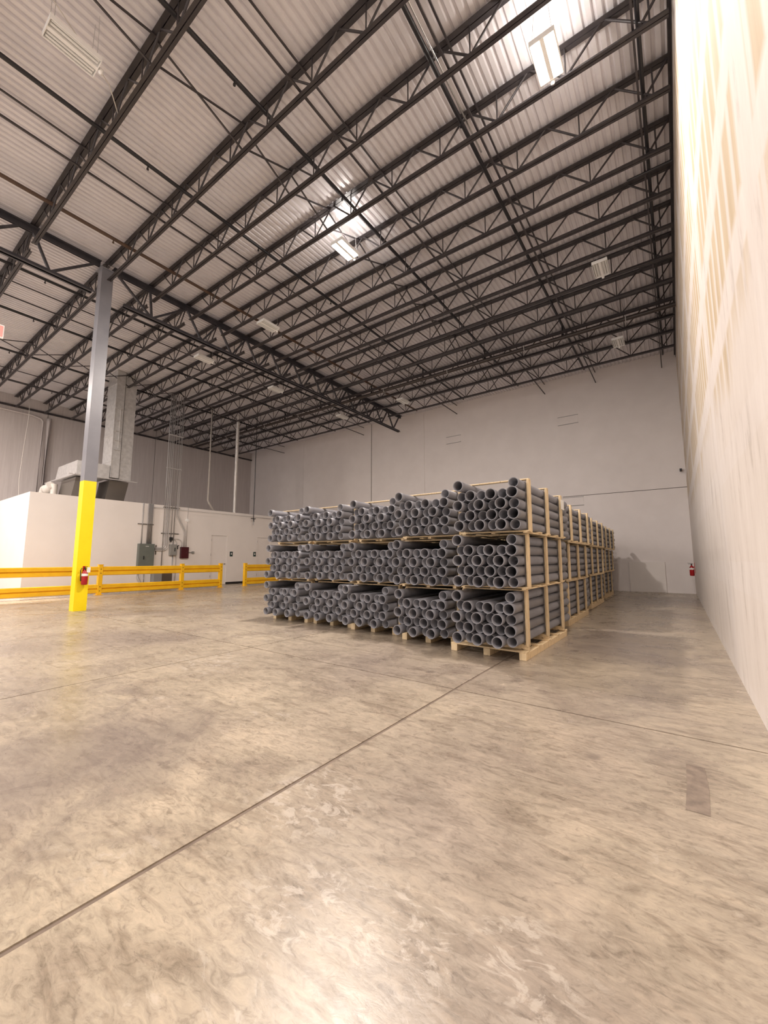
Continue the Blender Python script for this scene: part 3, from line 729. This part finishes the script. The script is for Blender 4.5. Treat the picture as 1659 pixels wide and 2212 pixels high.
# ------------------------------------------------------------------ electrical gear on the office wall
def cbox(name, y0, y1, z0, z1, dep, M, label, cat, extra=None):
    o = empty(name, (XO, y0, z0), label=label, cat=cat)
    m = MB(); m.box(0, dep, 0, y1-y0, 0, z1-z0); m.obj('enclosure', M, o, 0.006)
    m = MB(); m.box(dep, dep+0.012, 0.02, y1-y0-0.02, 0.02, z1-z0-0.02); m.obj('cover_door', M, o, 0.003)
    if extra: extra(o, dep)
    return o
def eh(o, dep):
    m = MB(); m.box(dep+0.012, dep+0.04, 0.2, 0.235, 0.52, 0.68); m.obj('latch_handle', M_black, o)
    m = MB(); m.box(dep+0.012, dep+0.016, 0.28, 0.42, 1.12, 1.14); m.obj('nameplate', M_paper, o)
cbox('electrical_panel', 8.63, 9.32, 0.85, 2.1, 0.2, M_panel, 'large grey-green electrical panel on the white office wall', 'electrical panel', eh)
def dh(o, dep):
    m = MB(); m.box(dep-0.09, dep-0.03, 0.34, 0.4, 0.32, 0.5); m.bar((dep-0.06, 0.38, 0.45), (dep+0.04, 0.4, 0.51), 0.02, 0.03); m.obj('switch_lever', M_black, o)
    m = MB(); m.box(dep+0.012, dep+0.015, 0.2, 0.25, 0.2, 0.38); m.obj('nameplate', M_black, o)
cbox('disconnect_switch', 10.09, 10.43, 1.56, 2.11, 0.14, M_box, 'small grey disconnect switch box between the panel and the red box', 'switch box', dh)
def rh(o, dep):
    m = MB(); m.cyl((dep+0.012, 0.26, 0.28), (dep+0.022, 0.26, 0.28), 0.014, 8); m.obj('lock', M_chrome, o)
cbox('fire_alarm_panel', 10.64, 11.05, 1.42, 1.99, 0.12, M_dkred, 'dark red fire alarm box on the white office wall', 'alarm box', rh)
m = MB(); m.cyl((XO+0.04, 11.05, 1.72), (XO+0.04, 11.26, 1.72), 0.016, 8); m.box(XO, XO+0.07, 11.26, 11.37, 1.66, 1.78)
tag(m.obj('outlet_box', M_box), 'small grey outlet box joined to the right of the red box', 'outlet')
m = MB(); m.box(XO, XO+0.1, 10.08, 10.2, 2.3, 2.46); m.cyl((XO+0.05, 10.13, 2.22), (XO+0.05, 10.13, 2.3), 0.04, 8)
tag(m.obj('junction_box', M_black), 'small dark junction box just above the disconnect switch', 'junction box')
o = empty('wall_register', (XO, 9.3, 0.3), label='low grey equipment box with a dark grille behind the guardrail', cat='register')
m = MB(); m.box(0, 0.35, 0, 0.37, 0, 0.42); m.obj('cabinet', M_box, o, 0.005)
m = MB(); m.box(0, 0.33, 0.37, 0.86, 0, 0.42); m.obj('grille_frame', M_galv_dk, o, 0.005)
for i in range(7): m = MB(); m.box(0.33, 0.345, 0.40, 0.83, 0.04+i*0.052, 0.065+i*0.052); m.obj('louvre', M_galv_dk, o)
m = MB(); m.box(0.05, 0.3, 0.05, 0.8, -0.3, 0); m.obj('plinth', M_galv_dk, o)

def conduit(pts, r, label, M=M_conduit, name='conduit', grp='conduits on the office wall'):
    m = MB(); m.path([(XO + p[0], p[1], p[2]) for p in pts], r, 8); return tag(m.obj(name, M), label, 'conduit', grp)
# bundle dropping from the roof
n_ = ['leftmost', 'second', 'third', 'fourth', 'fifth', 'sixth', 'seventh', 'rightmost']
by = [9.74, 9.83, 9.91, 9.99, 10.12, 10.25, 10.35, 10.42]
for i, y in enumerate(by):
    lab = '%s of the tall steel conduits dropping from the roof' % n_[i]
    t_ = [(0.07, y, 9.75)]
    if i == 0: conduit(t_ + [(0.07, y, 0.15)], 0.022, lab)
    elif i in (1, 2, 3):
        zb = 1.80 + 0.06 * (3-i) ; r = 0.12 + 0.03*i
        conduit(t_ + [(0.07, y, zb + r)] + [(0.07, y - r + r*math.cos(R(a)), zb + r - r*math.sin(R(a))) for a in (25, 50, 75, 90)] + [(0.07, 9.3, zb)], 0.022, lab)
    elif i == 4: conduit(t_ + [(0.07, y, 2.44)], 0.018, lab)
    elif i == 5: conduit(t_ + [(0.07, y, 2.09)], 0.022, lab)
    else:
        yy = 10.78 + 0.07*(i-6)
        conduit(t_ + [(0.07, y, 3.6), (0.07, y+0.03, 3.52), (0.07, yy-0.03, 2.85), (0.07, yy, 2.75), (0.07, yy, 1.97)], 0.019, lab)
conduit([(0.07, 8.76, ZO), (0.07, 8.76, 2.08)], 0.028, 'single conduit rising from the left of the electrical panel')
for i in range(5): conduit([(0.07, 9.0+0.05*i, ZO), (0.07, 9.0+0.05*i, 2.08)], 0.021, '%s of five close conduits above the electrical panel' % ['leftmost', 'second', 'middle', 'fourth', 'rightmost'][i])
conduit([(0.06, 10.16, 2.38), (0.06, 10.5, 2.38), (0.06, 10.62, 2.33), (0.06, 10.69, 2.2), (0.06, 10.7, 1.97)], 0.014, 'thin conduit arching from the junction box to the red box')
conduit([(0.05, 10.2, 2.34), (0.05, 10.36, 2.32), (0.05, 10.44, 2.2), (0.05, 10.45, 0.2)], 0.012, 'thin conduit curving down beside the disconnect switch')
conduit([(0.06, 10.26, 1.57), (0.06, 10.26, 0.15)], 0.03, 'thick conduit below the disconnect switch')
conduit([(0.08, 8.7, 0.87), (0.08, 8.7, 0.55), (0.08, 8.78, 0.4), (0.08, 8.9, 0.2), (0.08, 8.95, 0.02)], 0.045, 'thick bent conduit below the electrical panel')
conduit([(0.06, 8.98, 0.86), (0.06, 8.98, 0.02)], 0.018, 'thin straight conduit below the electrical panel')
conduit([(0.05, 10.93, 4.3), (0.05, 10.93, 1.97)], 0.009, 'very thin cable running down through the round alarm horn')
conduit([(0.09, 9.2, 3.86), (0.09, 16.2, 3.86)], 0.014, 'long thin conduit running along the top of the office wall')
m = MB(); m.cyl((XO+0.0, 10.93, 3.36), (XO+0.06, 10.93, 3.36), 0.085, 16); m.cyl((XO+0.06, 10.93, 3.36), (XO+0.085, 10.93, 3.36), 0.05, 12)
tag(m.obj('alarm_horn', M_white), 'round pale alarm horn on the office wall above the red box', 'alarm')
for (y0, y1, z, w) in ((8.58, 9.28, 3.03, 'above the electrical panel'), (9.66, 10.52, 2.64, 'across the tall conduits at mid height'), (9.7, 10.5, 3.93, 'across the tall conduits at the wall top')):
    m = MB(); m.box(XO, XO+0.045, y0, y1, z-0.02, z+0.02)
    tag(m.obj('strut_channel', M_galv_dk), 'dark strut channel %s' % w, 'bracket', 'strut channels')
m = MB(); m.box(XO, XO+0.045, 9.44, 9.48, 1.6, 2.06); tag(m.obj('strut_channel', M_galv_dk), 'short upright strut channel beside the electrical panel', 'bracket', 'strut channels')
m = MB(); m.box(XO+0.02, XO+0.1, 9.72, 10.46, 7.6, 7.64); m.box(XO+0.02, XO+0.1, 9.72, 10.46, 5.9, 5.93)
tag(m.obj('conduit_strap', M_conduit), 'pair of straps tying the tall conduits together above the wall', 'bracket')
for (y, w) in ((13.57, 'beside the first door'), (15.13, 'beside the second door')):
    o = empty('door_sign', (XO, y, 1.53), label='small dark green sign on the office wall %s' % w, cat='sign', group='door signs')
    m = MB(); m.box(0, 0.008, -0.09, 0.09, 0, 0.27); m.obj('sign_plate', M_green, o)
    m = MB(); m.cyl((0.008, 0.005, 0.20), (0.011, 0.005, 0.20), 0.018, 10); m.box(0.008, 0.011, -0.025, 0.035, 0.10, 0.175); m.obj('figure_symbol', M_paper, o)

# hanging sign and loose cables at the left
o = empty('hanging_sign', (-13.3, 2.02, 6.85), label='pinkish red hanging sign cut by the left edge of the photo', cat='sign')
m = MB(); m.box(-0.03, 0.03, -0.3, 0.16, 0, 0.34); m.obj('sign_body', M_white, o)
m = MB(); m.box(0.03, 0.034, -0.28, 0.14, 0.03, 0.31); m.obj('sign_face', M_pink, o)
m = MB(); m.cyl((0, -0.1, 0.34), (0, -0.1, 2.3), 0.006, 5); m.obj('hanger_rod', M_conduit, o)
m = MB(); m.path([(-26.5, 5.6, 9.95), (-26.5, 5.62, 8.5), (-26.5, 5.55, 7.0), (-26.5, 5.5, 5.4), (-26.5, 5.56, 4.4), (-26.5, 5.6, 4.02)], 0.014, 6)
tag(m.obj('loose_cable', M_white_pvc), 'loose pale cable hanging down near the left wall', 'cable')
m = MB(); m.path([(-6.6, 0.2, 9.7), (-7.0, 1.3, 9.66), (-7.5, 2.2, 9.62), (-8.0, 2.55, 9.66), (-8.15, 2.6, 9.72)], 0.009, 6)
tag(m.obj('loose_cable', M_white_pvc), 'thin pale cable draped over the nearest joist, upper left', 'cable')

# worn marks on the floor (tape and stains)
def mark(pts, label, name, M=M_stain):
    m = MB(); n = len(pts); m.add([(x, y, 0.0015) for x, y in pts], [tuple(range(n))]); return tag(m.obj(name, M, floor), kind=None)
mark([(-0.05, 3.62), (0.05, 3.62), (0.06, 3.3), (0.05, 2.98), (-0.06, 2.98), (-0.05, 3.3)], '', 'dark_patch', worn('tape_residue', (0.16, 0.125, 0.10), (0.26, 0.205, 0.16), 14, 0.5))
